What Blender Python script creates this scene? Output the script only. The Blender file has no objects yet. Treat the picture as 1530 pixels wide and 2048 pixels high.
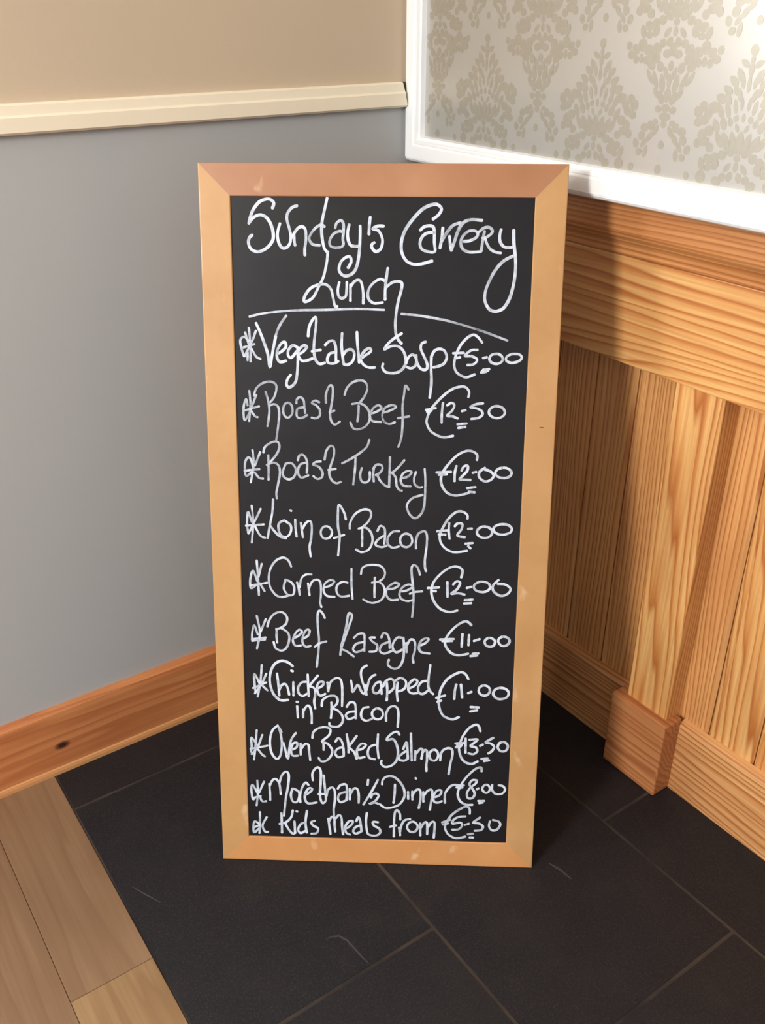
import bpy, bmesh, math, random
from mathutils import Vector, Matrix, noise
random.seed(4)
scene = bpy.context.scene
C = scene.collection

# ------------------------------------------------------------------ camera
cam_data = bpy.data.cameras.new('camera')
cam = bpy.data.objects.new('camera', cam_data); C.objects.link(cam)
cam.location = (-1.232, -1.6622, 1.4723)
cam.rotation_euler = (1.0709, 0.0011, -0.6104)
cam_data.sensor_fit = 'HORIZONTAL'
cam_data.sensor_width = 36.0
cam_data.lens = 36.0 * 1875.2 / 1530.0
cam_data.clip_start = 0.02
scene.camera = cam

# ------------------------------------------------------------------ world, lights, exposure
world = bpy.data.worlds.new('world'); scene.world = world
world.use_nodes = True
bg = world.node_tree.nodes['Background']
bg.inputs[0].default_value = (0.85, 0.94, 1.06, 1)
bg.inputs[1].default_value = 0.93

def area(name, loc, target, sx, sy, power, col):
    l = bpy.data.lights.new(name, 'AREA'); l.shape = 'RECTANGLE'; l.size = sx; l.size_y = sy
    l.energy = power; l.color = col
    o = bpy.data.objects.new(name, l); C.objects.link(o); o.location = loc
    o.rotation_euler = (Vector(target) - Vector(loc)).to_track_quat('-Z', 'Y').to_euler()
    return o
# the room's window, left of the photographer
area('window_light', (-3.30, -1.22, 2.02), (0.0, -0.62, 0.7), 0.46, 0.8, 89, (1.0, 0.98, 0.95))

# daylight through the side window in the left wall
area('side_window_light', (-2.075, .13, 1.79), (-2.075, -2.0, 1.6), 1.2, 0.8, 68, (0.95, 0.98, 1.0))

vs = scene.view_settings
vs.view_transform = 'Standard'; vs.look = 'None'; vs.gamma = 1.0; vs.use_curve_mapping = False
vs.exposure = -0.07

# ------------------------------------------------------------------ helpers
def srgb(r, g, b):
    f = lambda c: (c/255/12.92) if c/255 <= 0.04045 else ((c/255+0.055)/1.055)**2.4
    return (f(r), f(g), f(b), 1)

class NT:
    def __init__(s, name):
        s.m = bpy.data.materials.new(name); s.m.use_nodes = True
        s.t = s.m.node_tree; s.n = s.t.nodes; s.l = s.t.links
        s.b = s.n['Principled BSDF']; s.out = s.n['Material Output']
        s.tc = s.n.new('ShaderNodeTexCoord')
    def new(s, k, **kw):
        x = s.n.new(k)
        for a, v in kw.items(): setattr(x, a, v)
        return x
    def link(s, a, b): s.l.new(a, b)
    def math(s, op, a, b=None, c=None):
        x = s.new('ShaderNodeMath', operation=op)
        for i, v in enumerate((a, b, c)):
            if v is None: continue
            if isinstance(v, (int, float)): x.inputs[i].default_value = v
            else: s.link(v, x.inputs[i])
        return x.outputs[0]
    def mapping(s, scale, src=None, loc=(0,0,0)):
        x = s.new('ShaderNodeMapping'); s.link(src or s.tc.outputs['Object'], x.inputs[0])
        x.inputs['Scale'].default_value = scale; x.inputs['Location'].default_value = loc
        return x.outputs[0]
    def noise(s, vec, scale, detail=3, rough=.5):
        x = s.new('ShaderNodeTexNoise'); s.link(vec, x.inputs['Vector'])
        x.inputs['Scale'].default_value = scale; x.inputs['Detail'].default_value = detail
        x.inputs['Roughness'].default_value = rough
        return x.outputs[0]
    def ramp(s, fac, stops, interp='LINEAR'):
        x = s.new('ShaderNodeValToRGB'); s.link(fac, x.inputs[0]); e = x.color_ramp.elements
        x.color_ramp.interpolation = interp
        while len(e) < len(stops): e.new(.5)
        for i, (p, c) in enumerate(stops):
            e[i].position = p; e[i].color = c if len(c) == 4 else (*c, 1)
        return x.outputs[0]
    def mix(s, fac, a, b, mode='MIX'):
        x = s.new('ShaderNodeMix', data_type='RGBA', blend_type=mode)
        if isinstance(fac, (int, float)): x.inputs[0].default_value = fac
        else: s.link(fac, x.inputs[0])
        for i, v in ((6, a), (7, b)):
            if isinstance(v, tuple): x.inputs[i].default_value = v
            else: s.link(v, x.inputs[i])
        return x.outputs[2]
    def bump(s, h, strength, dist):
        x = s.new('ShaderNodeBump'); s.link(h, x.inputs['Height'])
        x.inputs['Strength'].default_value = strength; x.inputs['Distance'].default_value = dist
        s.link(x.outputs[0], s.b.inputs['Normal'])
    def set(s, col=None, rough=.5, spec=.5, metal=0, coat=0):
        if col is not None:
            if isinstance(col, tuple): s.b.inputs['Base Color'].default_value = col
            else: s.link(col, s.b.inputs['Base Color'])
        if isinstance(rough, (int, float)): s.b.inputs['Roughness'].default_value = rough
        else: s.link(rough, s.b.inputs['Roughness'])
        s.b.inputs['Specular IOR Level'].default_value = spec
        s.b.inputs['Metallic'].default_value = metal
        s.b.inputs['Coat Weight'].default_value = coat
        s.b.inputs['Coat Roughness'].default_value = .25
        return s.m

def wood(name, light, mid, dark, axis, freq=26, across=10, warp=1.0, rough=.42, streak=.35, contrast=1.0, lo=.3, hi=.75, coat=0.0, grain=5.0, hole=None):
    """flat-sawn softwood: bands follow the contours of a field stretched along the board's axis"""
    n = NT(name)
    oi = n.new('ShaderNodeObjectInfo')
    add = n.new('ShaderNodeVectorMath', operation='ADD')
    n.link(n.tc.outputs['Object'], add.inputs[0])
    comb = n.new('ShaderNodeCombineXYZ')
    r = n.math('MULTIPLY', oi.outputs['Random'], 37.0)
    for i in range(3): n.link(r, comb.inputs[i])
    n.link(comb.outputs[0], add.inputs[1])
    v = add.outputs[0]
    sc = [1, 1, 1]; sc[axis] = .13
    vs_ = n.mapping(tuple(sc), v)
    f1 = n.noise(vs_, grain, 1.5, .4)
    sc2 = [1, 1, 1]; sc2[axis] = .02
    vf = n.mapping(tuple(sc2), v)
    f2 = n.noise(vf, 170, 2, .6)
    f3 = n.noise(n.mapping((1,1,1), v), 3.0, 2, .5)
    sep = n.new('ShaderNodeSeparateXYZ'); n.link(v, sep.inputs[0])
    o = [i for i in range(3) if i != axis]
    lin = n.math('ADD', sep.outputs[o[0]], sep.outputs[o[1]])
    sc3 = [1, 1, 1]; sc3[axis] = .05
    f4 = n.noise(n.mapping(tuple(sc3), v), 26, 1, .5)
    sc4 = [1, 1, 1]; sc4[axis] = .3
    f5 = n.noise(n.mapping(tuple(sc4), v), 16, 2, .5)
    t = n.math('ADD', n.math('MULTIPLY', lin, across), n.math('MULTIPLY', f1, freq*warp))
    t = n.math('ADD', t, n.math('MULTIPLY', f4, 4.5))
    t = n.math('ADD', t, n.math('MULTIPLY', f5, .8))
    band = n.math('FRACT', n.math('MULTIPLY', t, .573))
    col = n.ramp(band, [(0, light), (.32, light), (.6, mid), (.86, dark), (1, light)])
    amt = n.ramp(f5, [(.3, (.6, .6, .6)), (.6, (1, 1, 1))])
    col = n.mix(amt, mid, col)
    st = n.math('MULTIPLY', n.math('SUBTRACT', f2, .5), streak*2)
    colm = n.mix(n.math('ADD', .5, st), dark, col)
    base = n.mix(contrast, mid, colm)
    tint = n.ramp(f3, [(.3, (.86, .80, .76)), (.7, (1.06, 1.05, 1.0))])
    c = n.mix(1.0, base, tint, 'MULTIPLY')
    if hole:
        sub = n.new('ShaderNodeVectorMath', operation='DISTANCE')
        mp = n.mapping((1, 1, 1)); sc3 = n.new('ShaderNodeVectorMath', operation='MULTIPLY')
        n.link(n.tc.outputs['Object'], sc3.inputs[0]); sc3.inputs[1].default_value = hole[1]
        n.link(sc3.outputs[0], sub.inputs[0]); sub.inputs[1].default_value = tuple(a*b for a, b in zip(hole[0], hole[1]))
        k = n.ramp(sub.outputs['Value'], [(hole[2]*.75, (0,0,0)), (hole[2]*1.15, (1,1,1))])
        c = n.mix(k, srgb(58, 34, 30), c)
    n.bump(f2, .12, .0006)
    rr = n.math('MULTIPLY_ADD', f2, .15, rough-.07)
    return n.set(c, rr, .45, 0, coat)

def bm_obj(name, bm, mat, parent=None, smooth=False):
    me = bpy.data.meshes.new(name); bm.normal_update(); bm.to_mesh(me); bm.free()
    if mat: me.materials.append(mat)
    if smooth:
        for p in me.polygons: p.use_smooth = True
    o = bpy.data.objects.new(name, me); C.objects.link(o)
    if parent:
        o.parent = parent
        o.matrix_parent_inverse = Matrix.Translation(-parent.location) if parent.rotation_euler[2] == 0 else Matrix()
    return o

def box(bm, lo, hi, bevel=0.0, seg=2):
    r = bmesh.ops.create_cube(bm, size=1)
    vs = r['verts']
    for v in vs:
        v.co = Vector([(lo[i]+hi[i])/2 + v.co[i]*(hi[i]-lo[i]) for i in range(3)])
    if bevel:
        es = list({e for v in vs for e in v.link_edges})
        bmesh.ops.bevel(bm, geom=es, offset=bevel, segments=seg, profile=.5, affect='EDGES')
    return bm

def part(name, mat, lo, hi, parent, bevel=0.0015, seg=2):
    bm = bmesh.new(); box(bm, lo, hi, bevel, seg)
    return bm_obj(name, bm, mat, parent)

def prism(bm, prof, path0, path1, cut0=None, cut1=None):
    """profile points (a,b)-> 3D by path0(a,b) and path1(a,b)"""
    A = [bm.verts.new(path0(*p)) for p in prof]; B = [bm.verts.new(path1(*p)) for p in prof]
    k = len(prof)
    for i in range(k):
        bm.faces.new((A[i], A[(i+1) % k], B[(i+1) % k], B[i]))
    bm.faces.new(A[::-1]); bm.faces.new(B)
    bmesh.ops.recalc_face_normals(bm, faces=bm.faces[:])

def structure(o): o['kind'] = 'structure'; return o
def root(name, loc=(0,0,0)):
    o = bpy.data.objects.new(name, None); C.objects.link(o); o.location = loc; o.empty_display_size = .05
    return o

# ------------------------------------------------------------------ materials
def wall_mat(name, col, mottle=.03, rough=.8):
    n = NT(name)
    a = n.noise(n.mapping((1,1,1)), 260, 3, .7)
    b = n.noise(n.mapping((1,1,1)), 2.2, 2, .5)
    c2 = tuple([x*(1-mottle*2.2) for x in col[:3]]+[1]); c3 = tuple([min(1,x*(1+mottle)) for x in col[:3]]+[1])
    c = n.mix(b, c2, c3)
    c = n.mix(n.math('MULTIPLY', a, .25), c, tuple([x*.86 for x in col[:3]]+[1]))
    n.bump(a, .15, .0008)
    return n.set(c, rough, .25)

M_grey = wall_mat('grey_wall_paint', srgb(178, 178, 177))
M_beige = wall_mat('beige_wall_paint', srgb(205, 184, 158))
M_ceiling = wall_mat('ceiling_paint', srgb(225, 222, 214))

def paint(name, col, rough=.35):
    n = NT(name)
    a = n.noise(n.mapping((1, 1, 1)), 35, 3, .6)
    c = n.mix(n.math('MULTIPLY', a, .5), col, tuple([x*.93 for x in col[:3]]+[1]))
    n.bump(a, .08, .001)
    return n.set(c, rough, .5)
M_cream = paint('cream_gloss_paint', srgb(246, 232, 206), .4)
M_white = paint('white_gloss_paint', srgb(247, 248, 248), .35)
M_gap = paint('bare_dark_gap', srgb(92, 74, 52), .9)

def wallpaper():
    n = NT('satin_damask_ground')
    a = n.noise(n.mapping((1, 1, 1)), 300, 2, .6)
    b = n.noise(n.mapping((1, 1, 1)), 6, 2, .5)
    c = n.mix(b, srgb(194, 191, 184), srgb(203, 200, 194))
    n.bump(a, .05, .0005)
    return n.set(c, .34, .9, .55)
def wallpaper_print():
    n = NT('damask_print')
    a = n.noise(n.mapping((1, 1, 1)), 120, 3, .6)
    c = n.mix(a, srgb(172, 166, 152), srgb(186, 180, 166))
    return n.set(c, .36, .9, .5)
M_paper = wallpaper(); M_print = wallpaper_print()

# pine of the panelling, one material per grain direction
L_, M_, D_ = srgb(255, 214, 142), srgb(240, 182, 110), srgb(176, 104, 50)
M_pine_y = wood('pine_grain_along_wall', L_, M_, D_, 1, freq=38, across=90, grain=2.6)
M_pine_y2 = wood('redder_pine_along_wall', srgb(228, 170, 108), srgb(212, 146, 86), srgb(166, 102, 56), 1, freq=12, across=190, grain=2.6)
M_pine_z = wood('pine_grain_upright', L_, M_, D_, 2, freq=48, across=80, grain=3.4)
M_pine_z2 = wood('fine_pine_grain_upright', srgb(252, 202, 134), srgb(234, 174, 106), srgb(172, 104, 54), 2, freq=26, across=170, grain=3.0)
M_skirt = wood('stained_skirting', srgb(214, 150, 92), srgb(196, 126, 72), srgb(150, 86, 48), 1, freq=14, across=30, rough=.38)
M_skirt_r = wood('pine_skirting', srgb(250, 202, 138), srgb(236, 174, 110), srgb(166, 98, 52), 1, freq=16, across=110, rough=.4)
M_skirt_l = wood('orange_skirting', srgb(226, 158, 102), srgb(212, 140, 88), srgb(180, 108, 64), 0, freq=8, across=44, rough=.38,
                 hole=((-.9213, -.018, .0705), (.6, 0, 1), .0088))
M_block = wood('reddish_plinth_pine', srgb(220, 158, 102), srgb(204, 136, 84), srgb(160, 94, 56), 1, freq=14, across=110, rough=.4)
M_bead = paint('worn_pine_bead', srgb(204, 144, 90), .45)
M_laminate = wood('oak_laminate', srgb(142, 113, 86), srgb(136, 106, 79), srgb(124, 94, 69), 1, freq=7, across=30, rough=.5, streak=.6, grain=5)
M_laminate2 = wood('pale_oak_laminate', srgb(158, 127, 91), srgb(148, 116, 81), srgb(130, 100, 68), 1, freq=24, across=30, rough=.5, streak=.6, grain=8)

def slate():
    n = NT('dark_slate')
    oi = n.new('ShaderNodeObjectInfo')
    a = n.noise(n.mapping((1, 1, 1)), 9, 5, .6)
    b = n.noise(n.mapping((1, 1, 1)), 90, 4, .65)
    c = n.ramp(a, [(.3, srgb(20, 19, 23)), (.55, srgb(27, 25, 28)), (.75, srgb(38, 33, 32))])
    c = n.mix(n.math('MULTIPLY', b, .6), c, srgb(26, 26, 31))
    e = n.noise(n.mapping((1, 1, 1)), 260, 3, .7)
    c = n.mix(n.ramp(e, [(.5, (0, 0, 0)), (.72, (.6, .6, .6))]), c, srgb(62, 54, 52))
    c = n.mix(n.math('MULTIPLY', oi.outputs['Random'], .25), c, srgb(42, 36, 35))
    h = n.math('ADD', n.math('MULTIPLY', a, 1.0), n.math('MULTIPLY', b, .25))
    n.bump(h, .35, .006)
    return n.set(c, n.math('MULTIPLY_ADD', b, .2, .5), .3)
M_slate = slate()
def grout():
    n = NT('dusty_grout')
    a = n.noise(n.mapping((1, 1, 1)), 5, 3, .6)
    return n.set(n.ramp(a, [(.38, srgb(40, 35, 35)), (.64, srgb(72, 62, 54))]), .95, .2)
M_grout = grout()

def frame_wood(name, a1, a2, a3, a4):
    n = NT(name)
    oi = n.new('ShaderNodeObjectInfo')
    a = n.noise(n.mapping((1, 1, 1)), 7, 3, .5)
    b = n.noise(n.mapping((1, 1, 1)), 60, 3, .6)
    c = n.ramp(a, [(.3, a1), (.6, a2), (.8, a3)])
    c = n.mix(n.math('MULTIPLY', b, .3), c, a4)
    sc = n.noise(n.mapping((1, 1, .7)), 22, 3, .5)
    c = n.mix(n.ramp(sc, [(.66, (0, 0, 0)), (.76, (.5, .5, .5))]), c, srgb(232, 200, 160))
    w = n.noise(n.mapping((1, 1, 1)), 16, 4, .65)
    n.bump(b, .06, .0006)
    return n.set(c, n.math('MULTIPLY_ADD', w, .5, .16), .55)
M_frame = frame_wood('varnished_frame_wood', srgb(184, 138, 86), srgb(196, 150, 97), srgb(208, 162, 112), srgb(172, 122, 70))
M_frame_top = frame_wood('varnished_reddish_frame_wood', srgb(164, 112, 76), srgb(174, 122, 86), srgb(184, 134, 98), srgb(154, 104, 68))
M_frame_bottom = frame_wood('varnished_orange_frame_wood', srgb(200, 138, 82), srgb(208, 148, 92), srgb(214, 156, 102), srgb(190, 126, 72))


def slateboard():
    n = NT('blackboard_paint')
    a = n.noise(n.mapping((1, 1, 1)), 5, 4, .6)
    b = n.noise(n.mapping((1, 1, 3)), 14, 4, .65)
    c = n.ramp(a, [(.3, srgb(24, 21, 24)), (.7, srgb(31, 27, 28))])
    c = n.mix(n.math('MULTIPLY', b, .25), c, srgb(38, 35, 37))
    return n.set(c, n.math('MULTIPLY_ADD', b, .12, .34), .3)
M_board = slateboard()

def chalk():
    n = NT('white_chalk_ink')
    at = n.new('ShaderNodeAttribute'); at.attribute_name = 'ink_cover'
    a = n.noise(n.mapping((1, 1, 1)), 90, 3, .6)
    f = n.noise(n.mapping((1, 1, 1)), 700, 2, .6)
    d = n.math('ADD', at.outputs['Fac'], n.math('MULTIPLY', n.math('SUBTRACT', a, .5), .85))
    d = n.math('ADD', d, n.math('MULTIPLY', n.math('SUBTRACT', f, .5), .3))
    d = n.math('POWER', n.math('MINIMUM', n.math('MAXIMUM', d, 0.0), 1.0), 1.35)
    tr = n.new('ShaderNodeBsdfTransparent'); mx = n.new('ShaderNodeMixShader')
    m = n.set(srgb(212, 219, 230), .8, .2)
    n.link(d, mx.inputs[0]); n.link(tr.outputs[0], mx.inputs[1]); n.link(n.b.outputs[0], mx.inputs[2])
    n.link(mx.outputs[0], n.out.inputs[0])
    return m
M_chalk = chalk()
M_metal = NT('zinc_hinge').set(srgb(150, 150, 150), .35, .5, 1)

WRITING = {
 "heading": [
  (5.7,0.95,[120.5,1213,123,1221,117.5,1226.5,109.5,1227,99,1222.5,89,1211,83.5,1198.5,81,1189]),
  (5.7,0.95,[81.5,1190,90,1199,100.5,1202.5,110,1198.5,117.5,1187.5,121,1174,120,1162.5,112.5,1152.5,102.5,1146,93,1144,83.5,1148.5,79.5,1158,81.5,1166.5,86,1170.5]),
  (5.2,0.93,[132.5,1189,128.5,1176,128.5,1164.5,132,1154.5,137,1150,144,1152,149,1159.5,150,1171,147,1184.5,144,1196,145.5,1205.5,152.5,1214,161,1217]),
  (5.2,0.93,[157,1154.5,155.5,1163.5,155.5,1172]),
  (5.2,0.93,[151.5,1167,160.5,1180.5,169,1184.5,174.5,1178.5,175,1163,173,1149.5,173,1139]),
  (4.8,0.75,[206,1184.5,200,1187.5,190,1181.5,182.5,1171.5,180.5,1164.5,186,1156.5,198,1155]),
  (5.3,0.97,[210.5,1229.5,206.5,1212.5,202,1193,201,1176.5,203,1160,205.5,1150,209.5,1145]),
  (4.8,0.8,[223.5,1182.5,226,1190.5,233,1194.5,237,1189,237,1176.5,236,1165,237,1157,232.5,1152.5,222.5,1151.5,215,1155,214.5,1163.5,220.5,1173,229.5,1177.5,236,1176.5]),
  (5.4,0.95,[246.5,1188,244,1176.5,244.5,1165,248.5,1156,255,1154,261.5,1154]),
  (5.4,0.95,[264.5,1186,264.5,1168.5,263,1143.5,259.5,1123.5,253.5,1112,243,1106.5,234.5,1108.5,229.5,1116.5,232.5,1128.5,240.5,1136,248,1137,249.5,1128.5,244.5,1119.5]),
  (5.3,0.95,[281,1200,279.5,1187,279,1173]),
  (5.3,0.95,[303,1186,293,1186,285,1181.5,293.5,1179.5,299,1172,301.5,1162,298.5,1150.5,290.5,1145.5,284,1152,284,1157,288,1160]),
  (5.1,0.93,[211,1145,209,1126.5,203.5,1104.5,196,1089.5,187,1072.5,178,1065.5,171,1064.5,172.5,1074,182,1086,196,1092,208,1092,216,1084.5,219.5,1071,222.5,1057.5,226.5,1057]),
  (4.9,0.92,[230,1096,227.5,1084.5,228.5,1074.5,233.5,1070,240.5,1073.5,242,1084.5,242.5,1096.5]),
  (4.9,0.92,[248.5,1066,248.5,1079.5,248.5,1092.5]),
  (4.9,0.92,[248.5,1088,255,1097.5,263,1100,267.5,1093.5,270,1078,270,1062]),
  (4.9,0.92,[305.5,1099,298.5,1102,288.5,1097,280,1087,277.5,1076.5,280,1068,288.5,1062.5,302.5,1064]),
  (5.2,0.93,[310.5,1119.5,308,1102,306.5,1083.5,306.5,1068.5]),
  (5.2,0.93,[307.5,1088,317,1096,327.5,1098.5,334,1095.5,333.5,1085.5,329.5,1070.5,326.5,1056.5,324,1034.5,324,1027.5,325,1013.5,329.5,1002.5,335,996.5]),
  (5.8,0.95,[383.5,1197.5,392.5,1204.5,397,1213.5,390.5,1220,382,1220,368.5,1214.5,353.5,1200.5,340,1182.5,333,1164,333,1146,340,1132.5,351,1126.5,365,1126.5,383.5,1131.5]),
  (5.3,0.95,[363,1180,370.5,1186,382.5,1186.5,386,1179.5,386.5,1161,387.5,1146.5,375,1146.5,365.5,1151,363,1161,367.5,1171,376,1176,386.5,1176.5]),
  (5.3,0.95,[400,1184,398.5,1168,396,1152]),
  (5.3,0.95,[411,1171,412.5,1159.5,414.5,1148.5]),
  (5.3,0.95,[495,1182,493,1172,494.5,1162,501.5,1154.5,513.5,1154]),
  (5.8,0.72,[397.5,1161.5,407,1177,416.5,1188,428.5,1192]),
  (5.8,0.72,[414.5,1148.5,419.5,1163,425.5,1181,433.5,1192.5,445.5,1197,463.5,1196]),
  (5.1,0.8,[434.5,1163,444.5,1164,455,1169.5,457,1176,451,1180,441,1178.5,432,1169.5,430,1158,435,1149.5,445.5,1146,463,1147]),
  (5.1,0.8,[468,1179,466,1166.5,463.5,1147.5]),
  (5.1,0.8,[459.5,1178,465.5,1183.5,474.5,1185.5,481,1180.5,479,1175,470,1169,465,1168.5]),
  (4.8,0.93,[469,1170,472,1161,477.5,1152,486.5,1146.5,496,1145]),
  (5.8,0.93,[515.5,1181,516.5,1162,519.5,1142.5,521,1122.5,519.5,1099,513.5,1073.5,503.5,1056.5,491.5,1051]),
  (5.5,0.82,[491.5,1051,481,1054,473,1066.5,472.5,1081.5,478,1098.5,487.5,1117,500.5,1132,516,1140.5]),
 ],
 "heading_underline": [
  (4.2,0.9,[78,1038.5,104,1044.5,151.5,1049.5,204.5,1051,257,1053,305,1052]),
  (4.5,0.82,[334,1045.5,368,1042.5,407,1036]),
  (4.2,0.62,[403.5,1037,442,1027,477.5,1016,512.5,1003.5]),
 ],
 "bullet1": [
  (4.3,0.8,[76.5,1020.5,78.5,992,78,963.5]),
  (4.3,0.8,[88.5,1015.5,82,999,68,972.5]),
  (4.3,0.8,[80.5,985,87.5,972.5,95.5,968]),
  (4.3,0.8,[63,986,85.5,993]),
  (4.3,0.8,[79,993.5,72,1002.5,67,1005,61.5,999.5,63,986.5,67,972.5]),
  (4.3,0.8,[70,1012.5,77,988.5]),
  (4.3,0.8,[73.5,979.5,73,965.5]),
 ],
 "item1": [
  (5.2,0.93,[89,1028,97.5,1008,107.5,978,111,954,115.5,976.5,122,1006.5]),
  (5.2,0.93,[125.5,978,132.5,982,139,989,137.5,997,131,994.5,124.5,983.5,123.5,971.5,128.5,963.5,139,965.5]),
  (5.2,0.93,[157.5,989,150.5,991.5,143.5,984,142.5,975,148,971,157.5,982]),
  (5.2,0.93,[159,988.5,159,968,157.5,945,154,929,144,920.5,139,925.5,141,934.5,146.5,942]),
  (5.2,0.93,[162.5,977.5,169.5,982.5,174.5,989.5,169,991.5,161,984,160.5,973.5,168,965.5,184.5,970]),
  (5.1,0.93,[177,1007,179,1022.5,184.5,1034,190.5,1038.5,190.5,1024.5,187.5,1002,186.5,984.5,189,968.5,196,961,205,963]),
  (5.2,0.93,[183,982,198,984.5]),
  (5.1,0.93,[205.5,992.5,212.5,999,220,999.5,223.5,990,224,976,224,963]),
  (5.2,0.93,[222.5,981,213.5,978.5,209.5,970.5,210.5,963.5,219.5,962,228,966]),
  (5.2,0.93,[234.5,1012.5,233.5,993.5,235,976,237,961]),
  (5.1,0.93,[235,974.5,241,983,249.5,986,255,980,253,967.5,245,960.5,237,961]),
  (5.1,0.93,[259.5,1015,260.5,994,262.5,976.5,263.5,964]),
  (5.1,0.93,[266.5,971,274.5,976.5,283,983,281.5,988,274.5,985.5,268.5,978,265.5,969.5,271,960.5,280,956,290,956]),
  (4.8,0.65,[121,1004.5,126,1018.5,132.5,1030,140.5,1041]),
  (5.1,0.92,[335,1013.5,321.5,1004.5,311.5,995.5,306,986.5,316,991.5,327,992.5,335.5,987.5,341,977.5,342.5,965,337.5,954.5,329,948.5,318.5,947,308,949,303,956,304,962.5]),
  (5.1,0.92,[343,963.5,346.5,973.5,354,978.5,360,971.5,359.5,961,352,955.5,344.5,957.5]),
  (5.1,0.92,[360,977.5,361,967,366.5,956.5,373.5,953,378.5,955.5,378.5,963.5,373,976,367.5,988,369,997,375.5,1000]),
  (5.2,0.92,[385.5,976,385.5,957,386.5,930.5,384,906]),
  (5.1,0.92,[385.5,975.5,390.5,985,399,988.5,407.5,985,411.5,974.5,407,964,398,959.5,389.5,957.5]),
 ],
 "price1": [
  (4.8,0.92,[470.5,999.5,463.5,1008,455.5,1012.5,446,1008,436,997.5,429.5,985.5,425.5,973,424.5,960.5,428.5,950,438,943.5,446.5,941.5,459.5,946.5]),
  (4.7,0.92,[422,981.5,440,982.5]),
  (4.8,0.92,[427.5,973.5,434,975]),
  (4.7,0.92,[463,987.5,452,986.5,442,977.5,452.5,977,461.5,973,462,968,456,963,446.5,962]),
  (4.7,0.92,[472.5,974,479,975.5]),
  (4.7,0.92,[492.5,981,498,981,503,978.5,505.5,974.5,505.5,970,502,966.5,497,964.5,491,965,486,967.5,483.5,971.5,484,975.5,487,979.5,492.5,981]),
  (4.7,0.92,[520.5,981,527.5,981.5,533.5,980.5,537,977.5,537,973.5,533.5,970,527.5,967.5,521,966.5,515,968,511.5,971,511.5,975,514.5,978.5,520.5,981]),
  (4.8,0.92,[470,950,478.5,951]),
  (4.8,0.92,[473.5,954.5,484,955.5]),
  (4.8,0.92,[471.5,952,482,953]),
 ],
 "bullet2": [
  (4.2,0.72,[74.5,914,76,890.5,73,861.5]),
  (4.2,0.72,[71,888.5,69,899.5,65,890.5,63.5,876,65.5,863,74.5,878,86.5,907]),
  (4.2,0.72,[63.5,879,91,887.5]),
  (4.2,0.72,[76,881.5,83,870.5,88,868.5]),
 ],
 "item2": [
  (4.3,0.66,[82.5,905,86.5,917.5,97.5,927,111.5,930,120.5,925,121,914.5,116.5,902,110,894.5]),
  (4.3,0.66,[102.5,912.5,106,900,108.5,882,107,865.5,104.5,853]),
  (4.3,0.66,[108,888,116.5,891.5,123.5,887.5,125.5,875,124,858.5,121,838,119.5,830]),
  (4.3,0.66,[139.5,894,143.5,893.5,147,890,148.5,884,148.5,877,145.5,871.5,141.5,868.5,137.5,869,134,873,132.5,879,133,886,135.5,891.5,139.5,894]),
  (4.3,0.66,[155.5,893.5,156.5,900.5,162.5,904,168,899,169.5,886.5,170.5,876.5]),
  (4.3,0.66,[168.5,886.5,158,884.5,155.5,875.5,158,868.5,166.5,869,174,873.5]),
  (4.3,0.66,[195,895.5,188.5,898.5,182,894.5,189.5,890.5,195.5,883,195.5,872.5,189,868,181.5,869]),
  (4.3,0.66,[206.5,895,206.5,908.5,210.5,921,215.5,925.5,218.5,919.5,217.5,901.5,215,887,213.5,872.5,216.5,861.5,222.5,857.5,230.5,863]),
  (4.3,0.66,[212.5,878.5,221,881.5]),
  (4.3,0.66,[238.5,909,243,921.5,253.5,931,266,934,274.5,930.5,277.5,920,273,907.5,265,896.5]),
  (4.3,0.66,[251.5,893.5,264,895,275,889.5,281,879,281.5,866,275,855.5,264,850,253.5,851.5,248.5,861.5]),
  (4.3,0.66,[262.5,891,262.5,877,260.5,863.5]),
  (4.3,0.66,[283,877,293,880.5,302,887,296.5,892,288,887,282.5,875,286,865,301.5,863]),
  (4.3,0.66,[304.5,879,315.5,882.5,326.5,889,321,892.5,310.5,889.5,305,883,303.5,872,307.5,863,316,860,325.5,863]),
  (4.3,0.66,[348,919.5,342.5,926,340.5,912,338,892,338.5,870.5,338,849,336,833.5,331.5,820]),
  (4.3,0.66,[330,870,350,873.5]),
 ],
 "price2": [
  (4.7,0.88,[450,908,451,917,445,924.5,436,925.5,422,921,406.5,909,393,894.5,385.5,884,380.5,871,380,862,386,849.5,397,842,410,838,426,841]),
  (4.6,0.88,[378,885,395,888.5]),
  (4.7,0.88,[380,881.5,388,884]),
  (4.6,0.88,[407,897.5,405.5,880.5,405.5,863.5]),
  (4.6,0.88,[414,893,421,897.5,426.5,894,423,884.5,414.5,875.5,423.5,874.5,433,871]),
  (4.6,0.88,[439.5,883.5,446,885.5]),
  (4.6,0.88,[475.5,897.5,463.5,896,453.5,890.5,464,889,473,884.5,475,878,468,872.5,456,870.5]),
  (4.6,0.88,[496.5,893,503.5,892.5,509.5,889.5,512.5,884.5,512.5,879.5,508.5,875,502,872.5,495,873,489.5,876,486,880.5,486.5,886,490.5,890.5,496.5,893]),
  (4.7,0.88,[432.5,861,448.5,862.5]),
  (4.7,0.88,[434,854.5,446.5,856.5]),
 ],
 "bullet3": [
  (4.4,0.75,[77.5,811,79,785,73,753]),
  (4.4,0.75,[91,807.5,81,783]),
  (4.4,0.75,[77.5,781.5,74,794.5,69,797,64,788.5,63.5,772,66,764.5,77,773]),
  (4.4,0.75,[62.5,774,89,777]),
  (4.4,0.75,[80.5,771,88,761.5,95,760]),
 ],
 "item3": [
  (4.4,0.72,[96.5,806.5,99.5,816.5,109.5,824,120.5,826.5,125,819,122,808,114.5,797,105,786.5]),
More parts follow.
